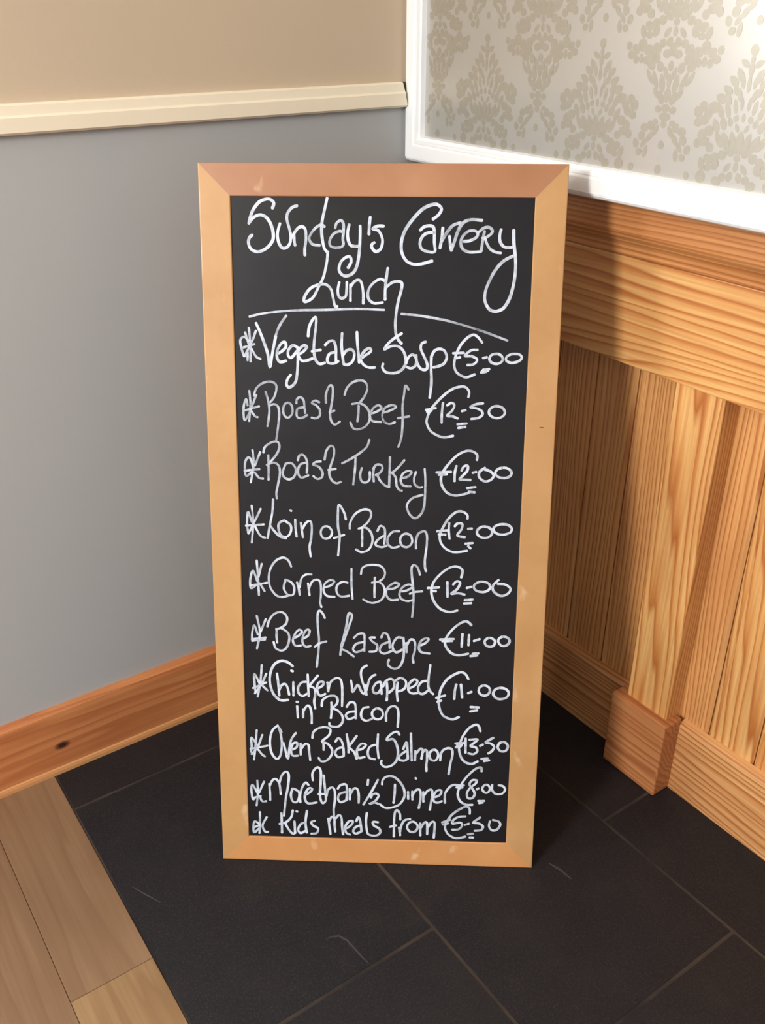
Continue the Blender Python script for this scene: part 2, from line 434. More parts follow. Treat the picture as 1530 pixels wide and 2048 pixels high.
  (4.4,0.72,[105,802,105,781.5,104.5,758]),
  (4.4,0.72,[102,784.5,114,789,122.5,784,125,771,121,750,118,735,118.5,725]),
  (4.4,0.72,[135,786.5,130,773,132,763.5,141.5,759.5,150.5,765.5,152.5,779,145.5,788.5,135,787.5]),
  (4.4,0.72,[156.5,793.5,159,801.5,165,804,171,797.5,173,786.5,172,771.5]),
  (4.4,0.72,[171.5,790,160.5,786,156.5,773,162,763,175,767.5]),
  (4.4,0.72,[197,792.5,187.5,791,183.5,786.5,193,783,199.5,774,198.5,764.5,191,761,183.5,766]),
  (4.4,0.72,[203.5,795.5,206.5,811,213.5,820,219.5,817,219.5,802,213.5,783.5,211.5,770.5,216,759,224,754,232,756.5]),
  (4.4,0.72,[209.5,777.5,223,779.5]),
  (4.4,0.72,[234,789.5,248,797,264.5,808,277,819.5,281.5,832]),
  (4.4,0.72,[257.5,801,256.5,778.5,253.5,752]),
  (4.4,0.72,[268.5,782,265.5,769.5,268,758.5,275.5,756,282,762,282.5,775.5]),
  (4.4,0.72,[289.5,781.5,288.5,771.5,289.5,758]),
  (4.4,0.72,[288,780.5,294,788,302.5,787.5,304.5,781,299.5,773.5,292.5,769.5]),
  (4.4,0.72,[295.5,770,301,759,310,751,317,748.5]),
  (4.4,0.72,[317.5,802,317,779.5,316.5,749.5]),
  (4.4,0.72,[342.5,797,331.5,783.5,320.5,773.5]),
  (4.4,0.72,[320,775,327.5,766.5,329.5,751.5,334,744,339,742.5]),
  (4.4,0.72,[339.5,765,349.5,768,355.5,776,348.5,778,340,772.5,336.5,761,341,752,354,750.5]),
  (4.4,0.72,[363,776.5,360,765.5,361,755,368,749,374.5,749.5]),
  (4.4,0.72,[378,782,379.5,762,379.5,735.5,378,713,372,699.5,362.5,693,353.5,699.5,348,712.5,350.5,722,359.5,730.5,375.5,735.5]),
 ],
 "price3": [
  (4.9,0.9,[468,799,468,808.5,459,814.5,448.5,814.5,434,807,420,792,410,777.5,406.5,764,409.5,751,418,740,430.5,735.5,443.5,737,456,740.5]),
  (4.9,0.9,[398.5,776,424,777.5]),
  (4.9,0.9,[402.5,772,416.5,773]),
  (4.9,0.9,[433,788,430.5,776,430.5,761]),
  (4.9,0.9,[442,780,446,787.5,452.5,788.5,452,780,444,770.5,439,764.5,446,764,458,763.5]),
  (4.9,0.9,[461.5,776.5,467.5,778]),
  (4.9,0.9,[482.5,785.5,473.5,778.5,473,769,482.5,761.5,493.5,764.5,498,773,490,780.5,482,782.5]),
  (4.9,0.9,[512,786,519,786,525,783,528.5,779,528,774,524,770,517.5,768,510,768.5,504,771,501,775.5,501.5,780,505.5,784,512,786]),
  (4.9,0.9,[452.5,749,467,751]),
  (4.9,0.9,[455.5,742.5,466,741.5]),
 ],
 "bullet4": [
  (4.3,0.82,[73.5,711,75.5,681,72,643]),
  (4.3,0.82,[89.5,705.5,78.5,683,66.5,659.5]),
  (4.3,0.82,[73,681,67,699.5,65,686.5,64.5,673,66.5,659.5]),
  (4.3,0.82,[62,674,94.5,677]),
  (4.3,0.82,[78.5,673.5,87.5,656.5,96.5,652.5]),
 ],
 "item4": [
  (4.5,0.85,[112,723,110,699,105.5,677.5,100.5,651.5]),
  (4.5,0.85,[105.5,675.5,113.5,664.5,123,655,134,652]),
  (4.5,0.85,[131.5,685,122,680,120.5,668.5,125.5,657,136,655.5,142.5,665,142,676.5,131.5,684.5]),
  (4.5,0.85,[150.5,687,151,671,152.5,655.5]),
  (4.5,0.85,[142,703.5,144,702.5]),
  (4.5,0.85,[160.5,681,162,667,164,654.5]),
  (4.5,0.85,[163,670,170,681.5,177.5,684,180,673.5,178.5,652,175.5,636.5,177.5,619]),
  (4.5,0.85,[204,675.5,209,675,213,671.5,215.5,666.5,215,660.5,212,655.5,207.5,653,202,653,198,656.5,196,662,196.5,668,199.5,673,204,675.5]),
  (4.5,0.85,[240.5,688.5,237.5,701,228.5,715.5,226.5,701,226.5,676,229.5,659,228.5,641.5,226.5,622]),
  (4.5,0.85,[219,654,237.5,660.5]),
  (4.4,0.85,[247.5,672,248.5,684,257.5,699.5,272,707.5,283,705.5,285,696,279.5,684.5,269,674.5]),
  (4.5,0.85,[263,672.5,275.5,674.5,285,665.5,288,650,281.5,634.5,268.5,629,258.5,634]),
  (4.5,0.85,[269.5,671,269.5,640]),
  (4.4,0.85,[296.5,668.5,301.5,678,309,673.5,310,660.5,309,645]),
  (4.5,0.85,[307.5,660,296.5,651.5,293.5,643,304,639,313,642]),
  (4.6,0.78,[335,669,323.5,667.5,315.5,657,315,645.5,323.5,638.5,335,641]),
  (4.6,0.78,[345.5,664.5,351,664,356,660.5,358,654.5,358,648.5,354.5,643,349.5,640,344,640.5,339.5,644,337,650,337.5,656.5,340.5,661.5,345.5,664.5]),
  (4.6,0.78,[365.5,638,365.5,653.5,369.5,665,379,670,384,663.5,384.5,648,383,631,381.5,616.5,382,603.5,384,595.5]),
 ],
 "price4": [
  (4.8,0.92,[455,693.5,454.5,700.5,446,706.5,435,705.5,423,695,412.5,677.5,407,662,409.5,648.5,419,637.5,433.5,632,456,635]),
  (4.8,0.92,[402,670,420.5,672]),
  (4.8,0.92,[405,664.5,417,664]),
  (4.8,0.92,[423,685.5,422.5,670,424.5,656.5]),
  (4.8,0.92,[433,679.5,437.5,684.5,446,684,445,674.5,438,663,451.5,660]),
  (4.8,0.92,[456.5,675.5,463.5,676]),
  (4.8,0.92,[483,680,490,679.5,496,676.5,499,672,498.5,666.5,495,662,488.5,659.5,481.5,660,475.5,663,472.5,668,473,673,477,677.5,483,680]),
  (4.8,0.92,[503,680,509,683.5,517,685,525,684,531,680.5,533.5,676,531.5,671,525.5,667.5,517.5,666,509.5,667,503.5,670.5,501,675.5,503,680]),
  (4.8,0.92,[452.5,648,465.5,649.5]),
  (4.8,0.92,[457.5,644,462,639.5]),
 ],
 "bullet5": [
  (4.4,0.82,[80,610,81.5,580.5,82.5,544]),
  (4.4,0.82,[89,604,82.5,578.5]),
  (4.4,0.82,[80,570.5,73,590.5,67.5,574.5,68,557,77,562.5]),
  (4.4,0.82,[66.5,562,98,568]),
  (4.4,0.82,[84.5,567,93,552]),
 ],
 "item5": [
  (4.4,0.85,[142,599.5,137,611,127.5,616,114.5,610,104.5,595,101,577,103.5,559.5,113,545.5,124,541.5,137.5,545]),
  (4.4,0.85,[131.5,575,128,558,135.5,546,145,547,147,560,141.5,570,131.5,574.5]),
  (4.4,0.85,[152,570,155,558.5,156.5,546.5]),
  (4.3,0.85,[156.5,560.5,160.5,578,168.5,585,178.5,585.5]),
  (4.4,0.85,[172,568.5,173.5,557,174.5,546]),
  (4.3,0.85,[173.5,558,180,572.5,190,575.5,195,567,195,543.5,193.5,533.5,196,523.5]),
  (4.3,0.85,[202.5,561.5,213.5,565.5,219.5,573,212,575.5,202.5,568.5,200,555.5,206,545.5,220,544]),
  (4.4,0.85,[243.5,571,234.5,572.5,225,566,223.5,554,230.5,545,246.5,546.5]),
  (4.3,0.85,[250.5,597.5,250.5,568.5,252.5,540.5]),
  (4.3,0.85,[267.5,588,270.5,600,283,605.5,302,604,310.5,593,308,581.5,298.5,573.5]),
  (4.3,0.85,[287,572,300,573.5,308.5,565.5,310.5,553.5,304,539.5,287.5,533.5,271.5,540]),
  (4.3,0.85,[292.5,582,292,565,292,544.5]),
  (4.5,0.78,[312.5,560.5,327,562,336.5,569.5,327.5,572.5,314.5,561.5,314,548,322,540,335,541]),
  (4.5,0.78,[337.5,557,350,558.5,361,566.5,353.5,570,342.5,564.5,337,552.5,340.5,542.5,352,538.5,361.5,541]),
  (4.5,0.78,[373.5,588.5,369,602,362,607,358,600,359.5,580.5,362,559,362.5,537,360.5,508]),
  (4.5,0.78,[355.5,552.5,365,556,378,557.5]),
 ],
 "price5": [
  (4.9,0.93,[447,585,449,598,441,605,429.5,604.5,415,595.5,400.5,579.5,395,565.5,395,551.5,401,536,412.5,524,428,519.5,442,522.5]),
  (4.9,0.93,[387.5,564,408,565.5]),
  (4.9,0.93,[395.5,558.5,402.5,558.5]),
  (4.9,0.93,[422.5,576,423.5,548]),
  (4.9,0.93,[433,571.5,439.5,578,445.5,574.5,440,562.5,430,554,442,555.5,454,553]),
  (4.9,0.93,[457.5,565.5,466,568]),
  (4.9,0.93,[482,578,489.5,577.5,496,575,499,570,498.5,565,494.5,561,488,558.5,480.5,559,474,561.5,470.5,566,471,571.5,475.5,575.5,482,578]),
  (4.9,0.93,[514,582,504.5,571.5,506,560,519,552,531.5,556.5,535.5,566,525.5,573.5,512.5,574.5]),
  (4.9,0.93,[454.5,542.5,469,544]),
  (4.9,0.93,[453,536,466.5,537]),
 ],
 "bullet6": [
  (4.4,0.82,[77.5,504.5,82.5,472.5,76.5,440.5]),
  (4.4,0.82,[94,498.5,83.5,472.5]),
  (4.4,0.82,[78.5,468,72.5,486,68.5,472,68,459.5]),
  (4.4,0.82,[67,458.5,93,462.5]),
  (4.4,0.82,[67.5,455.5,92,458.5]),
 ],
 "item6": [
  (4.6,0.82,[96.5,484,100.5,497,110,509,123.5,512.5,132.5,504,131.5,491.5,122,482.5,112.5,479.5]),
  (4.6,0.82,[121,482,133.5,473.5,136.5,461.5,132,445,122.5,437.5,111,442,107.5,454.5]),
  (4.6,0.82,[113.5,479,113,465,114,453]),
  (4.6,0.82,[144,462,153.5,467.5,160,475.5,154,479,146.5,469.5,143,457.5,147.5,448,158,448.5]),
  (4.6,0.82,[161,461.5,171,468,174,478,167.5,478.5,161.5,466,161,453.5,167,446,175.5,448]),
  (4.6,0.82,[202,502.5,198.5,511,192.5,517,189,509,189,487,191,462.5,190,438,188,421.5,186.5,406.5]),
  (4.6,0.82,[183,446,192,453.5,204.5,457.5]),
  (4.6,0.82,[230,431.5,231.5,443,238,463.5,246,488,251.5,506.5,248.5,513,244.5,510,241,488,235.5,463.5,231.5,445,241.5,439,255,429]),
  (4.6,0.82,[255,465.5,263,473,272.5,474,274.5,464.5,274,440]),
  (4.6,0.82,[273.5,458,259.5,454,253.5,443.5,259.5,437.5,274.5,444]),
  (4.6,0.82,[293.5,467,284,466.5,289.5,458.5,297.5,452.5,295.5,441,283.5,439]),
  (4.6,0.82,[305,467,309,476,316,473.5,320,461.5,320.5,447]),
  (4.6,0.82,[319,459,306,453,302.5,441,311,436,325,442]),
  (4.8,0.8,[344,467.5,334.5,468,327,457.5,326,447.5,332.5,439,343,444.5]),
  (4.8,0.8,[345.5,468,346.5,450,346,429.5,340.5,413,331,406.5,321.5,410,317.5,416,319.5,424.5]),
  (4.8,0.8,[350.5,458,351.5,439.5]),
  (4.8,0.8,[351.5,452,357.5,464,364.5,463.5,367,454.5,366,440,363,429.5,364.5,419.5]),
  (4.8,0.8,[374.5,453,385.5,458.5,391.5,466.5,384,467,376.5,460.5,374,448.5,378.5,440.5,393.5,438]),
 ],
 "price6": [
  (5.1,0.94,[468,495,460.5,501.5,451,500,436.5,488.5,425.5,474,421,461.5,424.5,449.5,434,439.5,447,436,464,439.5]),
  (5.1,0.94,[412,466,437,467.5]),
  (5.1,0.94,[416,463,434,463.5]),
  (5.1,0.94,[452.5,477.5,451.5,452.5]),
  (5.1,0.94,[464.5,476,464,456]),
  (5.1,0.94,[473.5,464.5,484,468.5]),
  (5.1,0.94,[500.5,471,505.5,470.5,509.5,468,512,464.5,511.5,460,509,456,504.5,454,499.5,454.5,495.5,457,493.5,461,493.5,465.5,496.5,469,500.5,471]),
  (5.1,0.94,[525.5,474,531,473.5,535.5,471,538,467,537.5,462.5,534.5,458.5,530,456.5,524.5,456.5,520.5,459.5,518,463.5,518,468,521,472,525.5,474]),
  (5.1,0.94,[468,435,480.5,436.5]),
  (5.1,0.94,[472,439.5,482.5,440.5]),
 ],
 "bullet7": [
  (4.7,0.85,[84.5,408.5,81.5,376.5,75.5,344.5]),
  (4.7,0.85,[92.5,391,84,372,70.5,351]),
  (4.7,0.85,[80,370,70.5,390.5,70.5,367.5,72,353]),
  (4.7,0.85,[67,361.5,92,373.5]),
  (4.7,0.85,[82,370,94,357.5]),
 ],
 "item7": [
  (5.5,0.95,[142,407,133.5,414.5,122,417.5,110.5,412.5,102.5,400,98.5,381,101,362,107.5,347.5,118.5,338.5,132.5,339.5]),
  (5.4,0.95,[139,398.5,142,397]),
  (4.9,0.95,[112.5,392,114.5,371,116,347.5]),
  (4.9,0.95,[115,356,121,369,128,371,132,363,134.5,350]),
  (4.9,0.95,[142.5,375.5,142.5,348.5]),
  (4.9,0.95,[166,376.5,158,375,151.5,365.5,152.5,353,160,348,167.5,353]),
  (4.9,0.95,[169.5,391.5,170,370,171,348]),
  (4.9,0.95,[188.5,390,180,379,172.5,369]),
  (4.9,0.95,[172.5,368,181.5,364,183,351.5,181,337,183,323]),
  (4.9,0.95,[187,363.5,197,370,198.5,377,191,376.5,186.5,368,188,356,193,349.5,202,353.5]),
  (4.9,0.95,[206,376.5,207.5,358.5]),
  (4.8,0.95,[207.5,360.5,211,375.5,220.5,385,229.5,384,233,371.5,233.5,351,233,329.5]),
  (4.9,0.95,[249.5,381.5,251.5,370,252.5,358.5,259,368.5,263,372.5,269,360,273.5,355.5,276,362.5,270.5,381,268,395.5,270.5,406,279,412]),
  (4.9,0.95,[276.5,373,278.5,353]),
  (4.8,0.95,[278.5,362.5,283.5,383.5,290,391.5,295,394]),
  (5.0,0.95,[304,380,296.5,377.5,290.5,367,292.5,358,300.5,358.5,306.5,369.5]),
  (5.0,0.95,[305,379.5,306.5,356]),
  (5.0,0.95,[316,379,317,361.5,316,343]),
  (5.0,0.95,[309,370.5,314,381.5,323.5,386.5,329.5,380.5,328.5,368,320,359]),
  (5.0,0.95,[336,380,334.5,361.5,336.5,342.5]),
  (5.0,0.95,[331,382.5,341,389,350.5,383,351,372.5,345.5,365,337,362]),
  (5.0,0.95,[358,368.5,368,374.5,372.5,383,366,386.5,357,377,356,364.5,362.5,358.5,373,359.5]),
  (5.0,0.95,[389,384,380,381.5,374,371,375.5,360.5,383.5,358,392.5,365.5]),
  (5.0,0.95,[395.5,416,393,392.5,392.5,373.5,396.5,363.5,402,358]),
  (4.9,0.95,[149,327.5,150,304]),
  (4.9,0.95,[148,336,150.5,335.5]),
  (4.9,0.95,[160,304.5,160.5,321.5]),
  (4.9,0.95,[160.5,317,167.5,328.5,173,326,176,311,176,293]),
  (4.9,0.95,[195,328.5,197,341,207,348.5,218.5,350,224.5,344,223,333.5,212.5,322.5]),
  (4.9,0.95,[213.5,324.5,224,321,233,310.5,234,298,226,288,211,288.5,209,294.5]),
  (4.9,0.95,[213,336.5,213.5,320.5,212,304.5]),
  (4.9,0.95,[241.5,328,247.5,337,256,336.5,258.5,326,258.5,305]),
  (4.9,0.95,[257.5,319.5,245.5,317.5,240,310.5,245.5,303.5,257.5,308]),
  (4.9,0.95,[282.5,329,273,326.5,268.5,315.5,270.5,305,279,301,289,305.5]),
  (4.9,0.95,[297.5,326.5,302.5,326,307,323,309,317.5,309,312,306,307,301,304.5,296,305,291.5,308,289,313.5,289.5,319,292.5,324,297.5,326.5]),
  (4.9,0.95,[315.5,301.5,315.5,317,322,329.5,333,331,338,319.5,337,290]),
 ],
 "price7": [
  (5.2,0.95,[466,389.5,460.5,399,452,403,439,397.5,426,387,416.5,370,413,355.5,412,343,415.5,326,422,314.5,433.5,309,441,308.5,450.5,313]),
  (5.2,0.95,[407.5,350.5,424,356]),
  (5.2,0.95,[410,342.5,417,345.5]),
  (5.2,0.95,[444,378.5,441.5,364.5,441,349]),
  (5.2,0.95,[452.5,378.5,455.5,352.5]),
  (5.2,0.95,[466,361.5,472.5,364.5]),
  (5.2,0.95,[493.5,377.5,499,377,503.5,374.5,506,369.5,505.5,364.5,502.5,360,498,357.5,492.5,358,488,361,485.5,365.5,486,371,488.5,375,493.5,377.5]),
  (5.2,0.95,[523.5,373.5,531,373,537,370,540.5,365,540,359,536,354,529.5,351.5,522,351.5,516,355,512.5,360,513,366,517,371,523.5,373.5]),
  (5.2,0.95,[471.5,334,487,333.5]),
  (5.2,0.95,[471,325,484,327.5]),
 ],
 "bullet8": [
  (4.6,0.85,[72,276,69.5,248,65.5,215]),
  (4.6,0.85,[82.5,267,73,241.5,61,226]),
  (4.6,0.85,[71.5,246,61.5,261,61.5,243.5,60,230.5]),
  (4.6,0.85,[59,237,92,244.5]),
  (4.6,0.85,[73,237.5,80.5,226.5,86.5,222]),
 ],
 "item8": [
  (5.0,0.95,[112,287,102,277,96.5,257.5,97.5,236,103,222.5,110.5,218,116.5,227.5,119,249.5,117,271,113.5,283.5,118.5,273]),
  (5.0,0.95,[122,251.5,125.5,236.5,130,219,133,239,137,258.5,146,272.5]),
  (5.0,0.95,[137.5,237.5,146.5,242.5,148,252,140,250,136,237,139,225.5,149.5,225.5]),
  (5.0,0.95,[154.5,250.5,154.5,227.5]),
  (4.9,0.95,[155.5,239.5,163,250,169.5,248,170.5,235.5,172.5,217]),
  (4.9,0.95,[177,263,179,275,189,283.5,202.5,286,211,281,208,269,195,256,206,251.5,214,239,212,227,203,216.5,193,215,188.5,222]),
  (4.9,0.95,[198,254,198,238.5]),
  (4.9,0.95,[220.5,256.5,226,264,232.5,257,235.5,242,236,229]),
  (4.9,0.95,[234,245.5,224,241.5,220,232.5,225.5,224.5,236.5,227.5]),
  (4.9,0.95,[241.5,272.5,244.5,253,245,234.5]),
  (4.9,0.95,[260.5,269.5,251.5,255.5,246.5,246,255.5,236,260.5,222]),
  (4.9,0.95,[262.5,240.5,271,243,278,251.5,269.5,253.5,261.5,242.5,261.5,229.5,265.5,224,275.5,226.5]),
  (4.9,0.95,[295,252,285.5,247.5,281.5,236.5,284.5,225,295,222]),
  (4.9,0.95,[300.5,274,299.5,248,302,225]),
  (5.1,0.93,[340.5,274,336.5,280,327.5,277,318,267,318,262,327.5,265,334,257.5,338,242.5,337.5,227.5,334,217.5,325.5,209.5,314.5,206.5,307,212.5,307.5,219.5]),
  (5.1,0.93,[348,244.5,354,259,356,245,357,224.5]),
  (5.1,0.93,[353.5,241,345,234,340,227.5,342,222,351,221,357,225.5]),
  (5.1,0.93,[362,277.5,363,250,364.5,221.5]),
  (5.1,0.93,[371,241.5,370.5,222]),
  (5.1,0.93,[372.5,236,380,246,384.5,244,384,235,382.5,225.5]),
  (5.1,0.93,[384,237.5,389,244,393,240,393,222.5,392,213.5,392.5,200]),
  (5.1,0.93,[404,244.5,408.5,244.5,412,241,414,236,413.5,230,411,225,407.5,222.5,403,223,399.5,226,397.5,231.5,398,237.5,400.5,242,404,244.5]),
  (5.1,0.93,[418,223,419,236,423.5,245,433,249,440,245.5,440.5,232.5,438.5,223.5,436,208.5,434.5,195]),
 ],
 "price8": [
  (5.1,0.93,[491.5,285,488.5,294.5,482.5,298.5,470.5,291.5,460,276,454.5,261,452.5,248,456,233,461,224.5,469,219,479,218,488.5,223.5]),
  (5.1,0.93,[445.5,259,461,260.5]),
  (5.1,0.93,[446.5,251,456,253.5]),
  (5.1,0.93,[448.5,255.5,458,256.5]),
  (5.1,0.93,[464.5,270,465,240.5]),
  (5.1,0.93,[471.5,267.5,487,268.5,479.5,260.5,474,254.5,483.5,252,487,244.5,480,238,470.5,239.5]),
  (5.1,0.93,[491.5,255,497,258.5]),
  (5.1,0.93,[516,272.5,506.5,266.5,502,262,511.5,260.5,518,254,514.5,245.5,507.5,240]),
  (5.1,0.93,[532.5,264,537,264,541,261,543.5,256.5,543,251.5,540.5,247,536.5,245,531.5,245,527.5,248,525,252.5,525.5,257.5,528,262,532.5,264]),
  (5.1,0.93,[495,228.5,507,230]),
  (5.1,0.93,[500,224,510,226]),
 ],
 "bullet9": [
  (4.6,0.85,[70.5,171,71,144.5,68,117.5]),
  (4.6,0.85,[83.5,169,73,144.5]),
  (4.6,0.85,[70,144.5,61.5,161.5,58.5,153,61,130.5,66.5,135.5]),
  (4.6,0.85,[74.5,138,78.5,127,86.5,127]),
  (4.6,0.85,[60.5,133,76.5,138]),
 ],
 "item9": [
  (5.0,0.93,[94.5,130,94,147.5,93.5,164.5]),
  (5.0,0.93,[94,159.5,100,172.5,107.5,174,113,163.5,115,143]),
  (5.0,0.93,[112.5,165.5,118,183.5,126,191,131,184,129.5,162,125,137,122.5,117,120.5,96.5]),
  (5.0,0.93,[138,156,134.5,142,137.5,129,145,127,150.5,138,149.5,149.5,140,155.5]),
  (5.0,0.93,[152.5,127,152,140,156,158,163,169,168.5,164]),
  (5.0,0.93,[161.5,142.5,171.5,149.5,175.5,156,169.5,157.5,162.5,147,161.5,134,167.5,125,184,127.5]),
  (5.0,0.93,[177,174,176,187.5,180,197,187,202,192,194.5,192,172.5,190.5,148,191.5,134.5,195.5,126,201.5,133,200.5,150.5,199,168.5,197.5,185.5]),
  (5.0,0.93,[187.5,145.5,198.5,146]),
  (5.0,0.93,[202.5,141.5,206,155,213.5,160.5,218.5,153.5,219,133.5,216.5,115.5,217,97.5]),
  (5.0,0.93,[224.5,158,229.5,165.5,239.5,167.5,242,156.5,241,134]),
  (5.0,0.93,[240,151.5,228,147,225,136,230,129.5,241,134]),
  (5.0,0.93,[247.5,158.5,247.5,135.5]),
  (5.0,0.93,[248.5,147.5,255,159,261.5,158.5,264.5,146,264.5,129]),
  (5.0,0.93,[282.5,178.5,281.5,167.5]),
  (5.0,0.93,[301,179,287.5,151,273.5,125.5]),
  (5.0,0.93,[288,141,290,146.5,297.5,150,302.5,145,295.5,133.5,285,127,294.5,130.5,303.5,127.5]),
  (5.0,0.93,[309,169.5,310,178.5,316,185.5,327.5,187.5,340,179,349.5,164,352,146.5,344.5,130.5,332.5,122.5,316.5,119.5,305.5,127]),
  (5.0,0.93,[333.5,170,333,150,331,131]),
  (5.0,0.93,[358.5,155.5,359,140]),
  (4.9,0.93,[372,185,373.5,183.5]),
  (5.0,0.93,[366.5,156.5,367,139]),
  (5.0,0.93,[368,150,374.5,160,381.5,158.5,382.5,140.5,379.5,121]),
  (5.0,0.93,[387.5,156,388,135]),
  (5.0,0.93,[388.5,147.5,395.5,158.5,403.5,160.5,404,145.5,400.5,118]),
  (5.0,0.93,[410,145.5,419.5,151,421.5,160,413.5,159.5,407,148,408,137,415.5,134,423,137.5]),
  (5.0,0.93,[429,134,428.5,151,432.5,161.5,442.5,172,456.5,172]),
 ],
 "price9": [
  (4.9,0.93,[496.5,202.5,495,210.5,485.5,207.5,474,196.5,462.5,180.5,455,165,453,151.5,458,138.5,469.5,131.5,481.5,131.5]),
  (4.9,0.93,[450,167.5,464,172.5]),
  (4.9,0.93,[454,165,461.5,168]),
  (5.0,0.93,[488,183.5,479.5,183.5,474.5,174.5,480.5,165.5,485,155,481,146,472.5,145.5,470.5,156.5,476.5,168,486,176.5,488,183]),
  (4.9,0.93,[488.5,164.5,492,167]),
  (4.9,0.93,[504.5,174.5,508.5,174.5,511.5,172,513,168,513,164,511,160,507.5,158,504,158.5,501,161,499,165,499.5,169,501.5,172.5,504.5,174.5]),
  (4.9,0.93,[517.5,175,517.5,164.5,524.5,156,536,156.5,542,165,538,172.5,529.5,174.5]),
  (5.0,0.93,[492,140,503.5,140.5]),
  (5.0,0.93,[494,135.5,501,137]),
 ],
 "bullet10": [
  (4.7,0.85,[74,103.5,73.5,79,72,57.5]),
  (4.7,0.85,[87,93,78.5,75,83,61.5,89,61]),
  (4.7,0.85,[71.5,78.5,63.5,83,60.5,72,62,59,71,67.5]),
  (4.7,0.85,[61.5,69.5,71,74.5]),
 ],
 "item10": [
  (5.1,0.93,[115.5,102.5,116,80.5,116,60]),
  (5.1,0.93,[137.5,109,134.5,94.5,124,83,111.5,79]),
  (5.1,0.93,[122,82.5,128,69.5,136,59,142,60.5]),
  (5.1,0.93,[140.5,85.5,141.5,61]),
  (5.0,0.93,[144.5,107,146.5,106.5]),
  (5.1,0.93,[162.5,84,152.5,79.5,147.5,68,152,60,162,66]),
  (5.1,0.93,[165,109,162,84.5,164,61.5]),
  (5.1,0.93,[180,88,173,84.5,177,77,186,71.5,183.5,61.5,173,59.5]),
  (5.1,0.93,[206,93.5,208,76.5,210,60]),
  (5.0,0.93,[207,87,213,98,217.5,93,218,79.5,219.5,65.5]),
  (5.0,0.93,[218,91.5,226.5,101.5,231.5,95.5,232.5,77.5,234.5,60]),
  (5.0,0.93,[239.5,72.5,249.5,80,253.5,89,246,89,239,77.5,240,64.5,248,60]),
  (5.0,0.93,[260,89.5,264,98.5,267.5,90,270,67.5]),
  (5.1,0.93,[267.5,80.5,258,76,254,67,259.5,62.5,269.5,67.5]),
  (5.0,0.93,[280.5,108,278.5,90,281,67.5,285,61,298,59.5,306,66,304,75,294,81,292,89,302,88.5]),
  (5.0,0.93,[344.5,95.5,343.5,107.5,338.5,115.5,334,110,332.5,87.5,332.5,58.5]),
  (5.0,0.93,[324.5,79,336.5,83]),
  (5.0,0.93,[342.5,78.5,344.5,61.5]),
  (5.0,0.93,[344.5,69.5,347,83.5,353,94.5,363.5,97.5]),
  (5.0,0.93,[366,91.5,371,91.5,375.5,88,378,83,377.5,77,374.5,72,370,69.5,364.5,70,360.5,73,358,78.5,358.5,84,361.5,89,366,91.5]),
  (5.0,0.93,[383,89,383.5,62.5]),
  (5.0,0.93,[384,79,391,91,396,89,396.5,65.5]),
  (5.0,0.93,[397,79.5,404,91.5,410,91.5,410.5,76.5,409.5,58.5]),
 ],
 "price10": [
  (5.0,0.85,[477,112,476,123,469,127.5,456.5,120.5,443,109,433,93,430.5,81.5,435.5,68.5,447.5,60,458,59.5,470,63]),
  (5.0,0.85,[424.5,92,440.5,98.5]),
  (5.0,0.85,[426,87.5,436,90.5]),
  (5.0,0.85,[469,106.5,456.5,105,446.5,98.5,445,90,459,93,463,87,457,78.5,444,77]),
  (5.0,0.85,[468,88,476,91]),
  (5.0,0.85,[497,105,487,97,484,93,495,92,503,86,499.5,78,487.5,76]),
  (5.0,0.85,[516,97.5,514.5,86.5,520.5,78,530,80,536,91,531.5,98,521.5,100.5]),
  (5.0,0.85,[474.5,68,484.5,69.5]),
  (5.0,0.85,[478,61.5,485,61.5]),
 ],
}

# ------------------------------------------------------------------ large structure
D = .127                     # face of the boarding under the stepped-out upper wall
SK = .109                    # face of the right skirting
ZT = 1.178                   # underside of the upper wall / its white moulding

# left wall (plane y = 0), grey below the dado rail and beige above
wl = structure(root('wall_left'))
WX0, WX1, WZ0, WZ1 = -2.70, -1.45, 1.36, 2.2
part('lower_wall', M_grey, (-3.6, 0, 0), (.25, .12, 1.30), wl, 0)
for lo, hi in (((-3.6, 0, 1.30), (WX0, .12, 2.5)), ((WX1, 0, 1.30), (0, .12, 2.5)), ((WX0, 0, WZ1), (WX1, .12, 2.5)), ((WX0, 0, 1.30), (WX1, .12, WZ0))):
    part('upper_wall', M_beige, lo, hi, wl, 0)
wn = structure(root('window_1', (-2.075, 0, 1.36)))
for lo, hi in (((WX0, .03, WZ0), (WX0+.05, .09, WZ1)), ((WX1-.05, .03, WZ0), (WX1, .09, WZ1)), ((WX0+.05, .03, WZ1-.05), (WX1-.05, .09, WZ1)), ((WX0+.05, .03, WZ0), (WX1-.05, .09, WZ0+.05)), ((-2.095, .04, WZ0+.05), (-2.055, .08, WZ1-.05))):
    part('window_frame', M_white, lo, hi, wn, .004)
part('window_sill', M_white, (WX0-.04, -.05, WZ0-.03), (WX1+.04, .03, WZ0), wn, .004)

